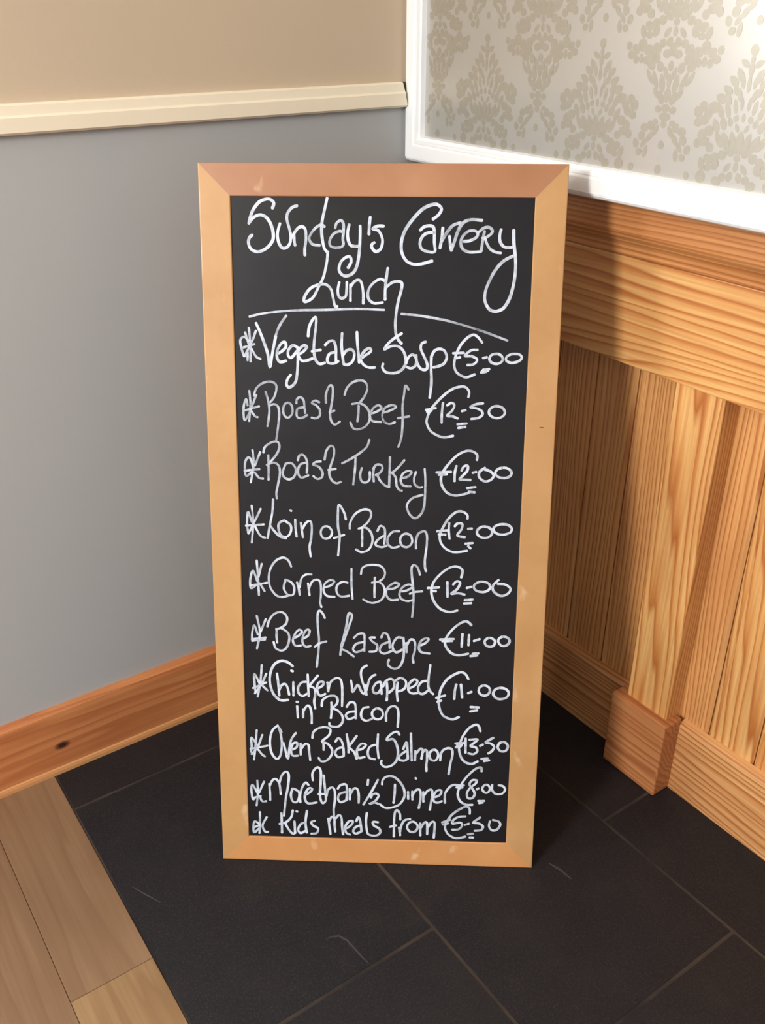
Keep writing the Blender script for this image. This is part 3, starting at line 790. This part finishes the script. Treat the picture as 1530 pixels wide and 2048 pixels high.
# dado rail with its broken end at the corner
dado = structure(root('trim_1', (-1, 0, 1.3)))
prof = [(0, 1.283), (-.012, 1.283), (-.0175, 1.287), (-.018, 1.309), (-.0145, 1.3125), (-.0135, 1.3265), (-.010, 1.3296), (0, 1.3296)]
bm = bmesh.new()
steps = 14
zs = [(1.283, -.0195), (1.290, -.0225), (1.297, -.0212), (1.305, -.025), (1.312, -.0243), (1.32, -.0265), (1.3296, -.029)]
def endx(z):
    for (z0, x0), (z1, x1) in zip(zs, zs[1:]):
        if z <= z1 + 1e-6: return x0 + (x1-x0)*max(0, (z-z0))/(z1-z0)
    return zs[-1][1]
prof2 = []
for (y0, z0), (y1, z1) in zip(prof, prof[1:]):
    k = 4 if abs(z1-z0) > .01 else 1
    for i in range(k): prof2.append((y0+(y1-y0)*i/k, z0+(z1-z0)*i/k))
prof2.append(prof[-1])
prism(bm, prof2, lambda y, z: (-3.6, y, z), lambda y, z: (endx(z)+.0012*math.sin(z*900), y, z))
bm_obj('rail_moulding', bm, M_cream, dado)
bm = bmesh.new()
zz = [1.281+.0025*i for i in range(20)]
prism(bm, [(-.0235+.0018*math.sin(z*700), z) for z in zz] + [(-.0012, z) for z in reversed(zz)],
      lambda x, z: (x, 0, z), lambda x, z: (x, -.006, z))
bm_obj('broken_end', bm, M_gap, dado)

# left skirting
bl_ = structure(root('baseboard_left', (-1, 0, 0)))
bm = bmesh.new()
prof = [(0, 0), (-.018, 0), (-.018, .145), (-.0165, .156), (-.011, .1635), (0, .1642)]
prism(bm, prof, lambda y, z: (-3.6, y, z), lambda y, z: (SK, y, z))
bm_obj('skirting_board', bm, M_skirt_l, bl_)
bm = bmesh.new()
prism(bm, [(-.0178, 0), (-.0225, 0), (-.0222, .008), (-.0205, .014), (-.0178, .0165)], lambda y, z: (-3.6, y, z), lambda y, z: (SK, y, z))
bm_obj('skirting_bead', bm, M_bead, bl_)

# right wall: papered upper wall standing forward of the pine panelling
wr = structure(root('wall_right'))
part('papered_wall', M_paper, (0, -4.0, ZT), (.25, .12, 2.5), wr, 0)
part('backing_wall', M_grey, (D+.012, -4.0, 0), (.25, .12, ZT), wr, 0)

# white moulding framing the wallpaper
tr = structure(root('trim_2', (0, 0, 1.2)))
W2 = .049
def mould(a):   # depth of the moulding across its width a in [0..W2], from outer edge
    pts = [(0, .0), (0, .010), (.004, .0135), (.006, .0125), (.0075, .018), (.030, .018), (.034, .0155), (.0355, .0165), (.0405, .0165), (.0425, .011), (.0475, .0105), (.049, .0)]
    return pts
bm = bmesh.new()   # horizontal piece, mitred at the corner
prism(bm, mould(0), lambda a, d: (-d, -.0004 - a, ZT+.0035 + a), lambda a, d: (-d, -4.0, ZT+.0035 + a))
bm_obj('horizontal_moulding', bm, M_white, tr)
bm = bmesh.new()
prism(bm, mould(0), lambda a, d: (-d, -.0004 - a, ZT+.0035 + a), lambda a, d: (-d, -.0004 - a, 2.5))
bm_obj('vertical_moulding', bm, M_white, tr)

# damask print: leaves of a mirrored palmette, flat on the paper
LN = 0
def leaf(bm, cx, cz, w, h, ang, x=-.00012, tip=.0):
    global LN; LN += 1; w *= 1.13; h *= 1.06
    pts = []
    for i in range(12):
        a = 2*math.pi*i/12
        px = w*math.cos(a); pz = h*math.sin(a)
        if pz > 0: px *= (1-tip*math.sin(a)**2)
        pts.append((px, pz))
    ca, sa = math.cos(ang), math.sin(ang)
    vs = []
    for px, pz in pts:
        y = cx + px*ca - pz*sa; z = cz + px*sa + pz*ca
        if y > -.0475 or z < ZT+.050: return
        vs.append((x - (LN % 61)*.000003, y, z))
    f = bm.faces.new([bm.verts.new(v) for v in vs])
def sym(bm, ox, oz, lst):
    for (x, z, w, h, a, tip) in lst:
        leaf(bm, ox+x, oz+z, w, h, math.radians(a), tip=tip)
        if x: leaf(bm, ox-x, oz+z, w, h, -math.radians(a), tip=tip)
k = .001
def mm(l): return [(x*k, z*k, w*k, h*k, a, t) for x, z, w, h, a, t in l]
BIG = mm([(0,160,6,7,0,.2),(0,148,3.5,6,0,.5),(11,143,4,8,-60,.4),(0,136,4,9,0,.3),(0,118,3,12,0,.6),
 (16,128,5,10,-30,.4),(25,120,5,9,-50,.5),(33,108,5,9,-60,.5),(10,120,3.2,9,-10,.4),(20,110,3.5,9,-20,.4),(12,103,3.5,9,-15,.5),
 (42,96,6,9,-65,.4),(30,97,4,9,-35,.4),(52,84,7,9,-75,.3),(60,75,8,7,-60,.2),(70,84,7,7,0,.2),(78,76,7,8,-40,.2),(66,66,6,8,-95,.3),(76,62,7,6,0,.2),
 (40,80,4.5,12,-30,.5),(28,82,4,11,-22,.5),(16,88,3.5,10,-14,.5),(6,92,2.8,9,-5,.5),(0,74,3,6,0,.3),(12,72,4,5,20,.2),(21,67,4,6,-20,.3),(8,60,3,6,-30,.4),
 (32,64,5,9,-25,.4),(44,60,5,10,-30,.4),(55,52,7,8,-70,.3),(66,46,7,8,-110,.3),(60,37,8,6,-20,.2),(72,34,6,7,30,.2),(50,30,6,7,-60,.3),
 (0,46,6,10,0,.5),(12,42,5,13,-18,.4),(24,40,5.5,14,-28,.4),(36,42,4.5,12,-35,.4),(0,32,9,7,0,.1),(14,27,7,5,25,.2),(0,20,5,5,0,.1),
 (26,22,6,7,-50,.3),(38,18,7,6,-20,.2),(36,8,6,8,20,.2),(50,14,6,8,-60,.3),(60,6,5,9,-20,.3),(48,2,6,5,0,.2),
 (0,8,4,7,0,.4),(14,6,4,8,40,.4),(8,-6,5,7,20,.3),(20,-8,6,6,0,.2),(0,-16,6,9,0,.3),(10,-22,7,6,0,.2)])
SMALL = mm([(0,128,5,7,0,.3),(8,118,4,9,-20,.4),(20,126,6,8,-30,.3),(30,138,7,8,-20,.2),(38,128,6,9,-60,.3),(28,150,6,7,0,.2),(42,144,6,6,0,.2),
 (0,108,4,10,0,.5),(13,104,5,13,-12,.4),(27,108,4,14,-25,.5),(38,112,3.5,12,-35,.5),(0,88,6,10,0,.4),(12,84,5,10,-25,.4),(22,90,4,9,-40,.5),
 (0,70,7,6,0,.1),(14,68,6,5,15,.2),(0,58,10,6,0,.1),(0,48,5,6,0,.2),(16,50,5,4,20,.2),(14,38,4,9,30,.5),(24,28,4,10,38,.5),(34,18,3.5,9,40,.5),
 (24,44,6,7,-40,.3),(36,40,7,6,-10,.2),(40,28,6,7,30,.2),(30,6,4,9,10,.5),(42,4,5,6,60,.4),(0,18,5,6,0,.2),(50,16,5,7,-20,.3)])
FILL = mm([(0,14,8,9,0,.2),(12,8,6,8,-50,.3),(20,0,7,6,0,.2),(10,-6,5,6,0,.2),(0,-4,4,7,0,.3),(26,12,5,6,-20,.3)])
bm = bmesh.new()
REP, VR = .2787, .344
for i in range(-1, 8):
    for j in range(-1, 4):
        ya = -.2296 - REP*i; z0 = 1.252 + VR*j
        for q in (0, 1):
            yc = ya - q*REP/2; zc = z0 + q*VR/2
            sym(bm, yc, zc, BIG)
            sym(bm, yc, zc + VR/2 + .006, SMALL)
            for s in (-1, 1):
                sym(bm, yc + s*REP*.21, zc-.026, FILL)
dp = bm_obj('damask_pattern', bm, M_print, wr); dp['kind'] = 'stuff'

# pine panelling below: boards, rails, post, block
pan = structure(root('trim_3', (D, -.7, 0)))
seams = [.0, -.143, -.248, -.353, -.458, -.563, -.668, -.750, -.8565, -.9615, -1.0665, -1.1715, -1.2765, -1.3815, -1.4865, -1.5915, -1.6965, -1.8015, -1.9065]
for a, b in zip(seams, seams[1:]):
    bm = bmesh.new()
    g = .0012; c = .005
    pr_ = [(D+.012, a-g), (D+.004, a-g), (D, a-g-c), (D, a-.014), (D+.0022, a-.0165), (D, a-.019), (D, b+g+c), (D+.004, b+g), (D+.012, b+g)]
    prism(bm, pr_, lambda x, y: (x, y, .10), lambda x, y: (x, y, .96))
    bm_obj('panelling_board', bm, M_pine_z if a < -.8 else M_pine_z2, pan)
RX = .075
part('panelling_rail', M_pine_y, (RX, -4.0, .884), (D+.004, -.001, 1.0756), pan, .0025)
bm = bmesh.new()
cap = [(D+.004, 1.0758), (RX-.001, 1.0758), (RX-.004, 1.079), (RX-.0045, 1.086), (RX-.0075, 1.096), (RX-.013, 1.106), (RX-.0205, 1.113), (RX-.0215, 1.116), (RX-.0245, 1.120), (RX-.025, 1.130), (RX-.025, ZT-.0005), (D+.004, ZT-.0005)]
prism(bm, cap, lambda x, z: (x, -.001, z), lambda x, z: (x, -4.0, z))
bm_obj('rail_moulding', bm, M_pine_y2, pan)
part('panelling_post', M_pine_z, (.081, -.788, .17), (D+.004, -.685, .8845), pan, .0015)
part('plinth_block', M_block, (.060, -.803, 0), (SK+.004, -.661, .187), pan, .004, 3)
post2 = part('panelling_post', M_pine_z, (.081, -1.888, .17), (D+.004, -1.785, .8845), pan, .0015)

br = structure(root('baseboard_right', (SK, -.7, 0)))
for y0, y1 in ((-.022, -.664), (-.800, -4.0)):
    bm = bmesh.new()
    prof = [(D, 0), (SK-.0005, 0), (SK, .168), (SK+.003, .174), (D, .178)]
    prism(bm, prof, lambda x, z: (x, y0, z), lambda x, z: (x, y1, z))
    bm_obj('skirting_board', bm, M_skirt_r, br)

# ceiling
structure(part('ceiling', M_ceiling, (-3.6, -4.0, 2.5), (.25, .12, 2.6), None, 0))

# ------------------------------------------------------------------ floor
fl = structure(root('floor'))
part('floor_bed', M_grout, (-.951, -4.0, -.06), (.25, .12, -.0012), fl, 0)
part('floor_bed', M_gap, (-3.6, -4.0, -.06), (-.951, .12, -.0012), fl, 0)
part('floor_bed', M_laminate, (-9, -9, -.06), (-3.6, .12, -.0012), fl, 0)
part('floor_bed', M_laminate, (-3.6, -9, -.06), (.25, -4.0, -.0012), fl, 0)
G = .0035
def tile(x0, x1, y0, y1):
    bm = bmesh.new(); box(bm, (x0+G/2, y0+G/2, -.02), (x1-G/2, y1-G/2, 0))
    rnd = random.uniform(-.0005, .0003)
    for v in bm.verts:
        if v.co.z > -.01: v.co.z += rnd
    es = [e for e in bm.edges if all(v.co.z > -.01 for v in e.verts)]
    bmesh.ops.bevel(bm, geom=es, offset=.002, segments=2, affect='EDGES')
    return bm_obj('slate_tile', bm, M_slate, fl)
cols = [(-.951, -.5115, [.505, -.1385, -.790, -1.4415, -2.093]), (-.5115, -.074, [.19, -.4555, -1.106, -1.757, -2.41]), (-.074, .20, [.505, -.1385, -.790, -1.4415, -2.093])]
for x0, x1, ys in cols:
    for a, b in zip(ys, ys[1:]):
        tile(x0, x1, max(b, -3.9), min(a, 0.10))
# cleft ridges in the slate
def ridge(pts, w, h=.0009):
    bm = bmesh.new(); prev = None
    P = []
    for (x0, y0), (x1, y1) in zip(pts, pts[1:]):
        for i in range(6): P.append((x0+(x1-x0)*i/6, y0+(y1-y0)*i/6))
    P.append(pts[-1])
    for i, (x, y) in enumerate(P):
        a = P[max(0, i-1)]; b = P[min(len(P)-1, i+1)]
        dx, dy = b[0]-a[0], b[1]-a[1]; L = math.hypot(dx, dy) or 1
        nx, ny = -dy/L, dx/L
        ww = w*(.35+.65*math.sin(math.pi*i/(len(P)-1)))*random.uniform(.7, 1.2)
        row = [bm.verts.new((x+nx*ww, y+ny*ww, -.0004)), bm.verts.new((x, y, h)), bm.verts.new((x-nx*ww, y-ny*ww, -.0004))]
        if prev:
            bm.faces.new((prev[0], prev[1], row[1], row[0])); bm.faces.new((prev[1], prev[2], row[2], row[1]))
        prev = row
    o = bm_obj('cleft_ridge', bm, M_ridge, fl); o['kind'] = 'stuff'
M_ridge = paint('worn_slate_edge', srgb(46, 41, 40), .8)
ridge([(-0.6855, -0.6991), (-0.673, -0.6992), (-0.6601, -0.7057), (-0.6526, -0.7222), (-0.6502, -0.746), (-0.6494, -0.767), (-0.6468, -0.7818)], 0.0028)
ridge([(-0.2391, -0.8044), (-0.2317, -0.827), (-0.2304, -0.8566)], 0.004)
ridge([(-0.9231, -0.3922), (-0.9099, -0.4207), (-0.8933, -0.4568)], 0.0022)
# laminate planks, beyond the slate
x = -.951; r = 0
offs = [[.09, -.556, -1.78, -3.0], [.09, -1.16, -2.38, -3.6], [.09, -.86, -2.08, -3.3], [.09, -.42, -1.64, -2.9], [.09, -1.3, -2.5, -3.7]]
while x > -3.5:
    ys = offs[r % 5] + [-4.0]
    for i, (a, b) in enumerate(zip(ys, ys[1:])):
        part('laminate_plank', M_laminate2 if (r == 0 and i == 1) or (r > 0 and (r*3+i) % 4 == 1) else M_laminate, (x-.146+.0004, b+.0004, -.008), (x-.0004, a-.0004, .0008), fl, .0008, 1)
    x -= .146; r += 1

# ------------------------------------------------------------------ the menu board
ang, tilt, BW, BH = -.6481, .2547, .600, 1.2832
bx, by = -.7531, -.4321
board = bpy.data.objects.new('menu_board', None); C.objects.link(board)
board.location = (bx + math.cos(ang)*BW/2, by + math.sin(ang)*BW/2, 0); board.rotation_euler = (0, 0, ang)
board['label'] = 'tall pine-framed blackboard on the floor, covered in handwritten white chalk Sunday menu and prices'
board['category'] = 'menu board'
TH = .022
def bpart(name, bm, mat, t=None, y=0, smooth=False):
    o = bm_obj(name, bm, mat, None, smooth); o.parent = board
    o.rotation_euler = (-(tilt if t is None else t), 0, 0); o.location = (0, y, 0)
    return o
F = .0518
def frame_bar(i, t=None, depth=TH, name='frame_rail'):
    H, W = BH, BW/2
    q = {'left': [(-W, 0), (-W, H), (-W+F, H-F), (-W+F, F)], 'right': [(W, 0), (W-F, F), (W-F, H-F), (W, H)],
         'bottom': [(-W, 0), (-W+F, F), (W-F, F), (W, 0)], 'top': [(-W, H), (W, H), (W-F, H-F), (-W+F, H-F)]}[i]
    bm = bmesh.new()
    fr = [bm.verts.new((x, 0, z)) for x, z in q]; bk = [bm.verts.new((x, depth, z)) for x, z in q]
    bm.faces.new(fr); bm.faces.new(bk[::-1])
    for k in range(4): bm.faces.new((fr[k], bk[k], bk[(k+1) % 4], fr[(k+1) % 4]))
    bmesh.ops.recalc_face_normals(bm, faces=bm.faces[:])
    tt = tilt if t is None else t
    W2_ = W
    # soften the outer and inner long edges of the front face
    es = []
    for e in bm.edges:
        a, b = e.verts
        if abs(a.co.y) < 1e-6 and abs(b.co.y) < 1e-6:
            horiz = abs(a.co.z-b.co.z) < 1e-6; vert = abs(a.co.x-b.co.x) < 1e-6
            if horiz or vert: es.append(e)
    bmesh.ops.bevel(bm, geom=es, offset=.0022, segments=3, profile=.6, affect='EDGES')
    for v in bm.verts:
        if v.co.z < .004 and v.co.y > 0: v.co.z += v.co.y*math.tan(tt)
    return bm
for i in ('left', 'right', 'bottom', 'top'):
    o = bpart('frame_rail', frame_bar(i), {'top': M_frame_top, 'bottom': M_frame_bottom}.get(i, M_frame))
bm = bmesh.new(); box(bm, (-BW/2+F-.008, .003, F-.008), (BW/2-F+.008, .009, BH-F+.008))
bpart('blackboard_panel', bm, M_board)
# small dark nick in the right rail
bm = bmesh.new(); box(bm, (0.2762-.0035, -.0003, 0.8578-.0007), (0.2762+.0035, .0015, 0.8578+.0007), .0003, 1)
bpart('nick', bm, M_gap)
# rear support frame, folded out behind
rt = -.066
ybk = .437
for i in ('left', 'right', 'bottom', 'top'):
    bm = frame_bar(i, t=0)
    for v in bm.verts: v.co.z = v.co.z*.955
    o = bpart('rear_frame_rail', bm, M_frame, t=rt, y=ybk)
for sx in (-.2, .2):
    bm = bmesh.new(); box(bm, (sx-.03, TH, BH-.05), (sx+.03, TH+.003, BH-.022), .0006, 1)
    o = bpart('hinge', bm, M_metal)

# ------------------------------------------------------------------ handwriting
def smooth_pts(p, per=5):
    if len(p) == 2:
        a, b = p; return [(a[0]+(b[0]-a[0])*i/4, a[1]+(b[1]-a[1])*i/4) for i in range(5)]
    closed = math.dist(p[0], p[-1]) < 1e-6
    out = []
    n = len(p)
    for i in range(n-1):
        p0 = p[i-1] if i > 0 else (p[-2] if closed else p[0]); p1 = p[i]; p2 = p[i+1]
        p3 = p[i+2] if i+2 < n else (p[1] if closed else p[-1])
        for s in range(per):
            t = s/per
            out.append(tuple(.5*((2*p1[k]) + (-p0[k]+p2[k])*t + (2*p0[k]-5*p1[k]+4*p2[k]-p3[k])*t*t + (-p0[k]+3*p1[k]-3*p2[k]+p3[k])*t**3) for k in (0, 1)))
    out.append(p[-1]); return out
layer = 0
def stroke(bm, lay, w, dens, flat):
    global layer
    pts = [(flat[i]/1000-BW/2, flat[i+1]/1000) for i in range(0, len(flat), 2)]
    P = smooth_pts(pts)
    w = w/2000*.93; y = .0027 - (layer % 160)*2.0e-6; layer += 1
    n = len(P); ph = random.uniform(0, 6); rows = []
    nrm = []
    for i in range(n):
        a = P[max(0, i-1)]; b = P[min(n-1, i+1)]
        dx, dz = b[0]-a[0], b[1]-a[1]; L = math.hypot(dx, dz) or 1e-6
        nrm.append((-dz/L, dx/L, dx/L, dz/L))
    def row(x, z, nx, nz, ww, d):
        r = []
        for k, s in enumerate((-1, -.78, 0, .78, 1)):
            v = bm.verts.new((x+nx*ww*s, y, z+nz*ww*s)); v[lay] = d*(.62 if abs(s) == 1 else (1.0 if s else .93)); r.append(v)
        rows.append(r)
    x, z = P[0]; nx, nz, tx, tz = nrm[0]
    for f, g in ((.75, .45), (.45, .8)): row(x-tx*w*f, z-tz*w*f, nx, nz, w*g, dens)
    for i in range(n):
        x, z = P[i]; nx, nz, tx, tz = nrm[i]
        u = i/(n-1)
        d = dens + .07*math.sin(ph+u*7) + (.06 if u < .12 or u > .9 else 0)
        ww = w*(1+.07*math.sin(ph*2+u*9))
        row(x, z, nx, nz, ww, d)
    x, z = P[-1]; nx, nz, tx, tz = nrm[-1]
    for f, g in ((.45, .8), (.75, .45)): row(x+tx*w*f, z+tz*w*f, nx, nz, w*g, dens)
    for a, b in zip(rows, rows[1:]):
        for k in range(4):
            bm.faces.new((a[k], a[k+1], b[k+1], b[k]))
NAMES = {'heading': ('handwritten_heading', 'large white chalk heading reading Sunday\'s Carvery Lunch'),
         'heading_underline': ('underline', 'thin chalk line swept under the heading')}
ITEMS = ['Vegetable Soup', 'Roast Beef', 'Roast Turkey', 'Loin of Bacon', 'Corned Beef', 'Beef Lasagne', 'Chicken wrapped in Bacon', 'Oven Baked Salmon', 'More than half Dinner', 'Kids meals from']
PRICES = ['5-00', '12-50', '12-00', '12-00', '12-00', '11-00', '11-00', '13-50', '8-00', '5-50']
for g, strokes in WRITING.items():
    bm = bmesh.new(); lay = bm.verts.layers.float.new('ink_cover')
    for w, d, flat in strokes: stroke(bm, lay, w, d, flat)
    if g in NAMES: nm, lb = NAMES[g]
    else:
        num = int(''.join(c for c in g if c.isdigit())); kind = g.rstrip('0123456789')
        nm = {'bullet': 'chalk_asterisk', 'item': 'handwritten_dish', 'price': 'handwritten_price'}[kind]
        it = ITEMS[num-1]
        lb = {'bullet': 'chalk asterisk before ' + it, 'item': 'chalk handwriting reading ' + it, 'price': 'chalk price %s euro beside %s' % (PRICES[num-1], it)}[kind]
    for f in bm.faces:
        f.normal_update()
    o = bpart(nm, bm, M_chalk); o['label'] = lb
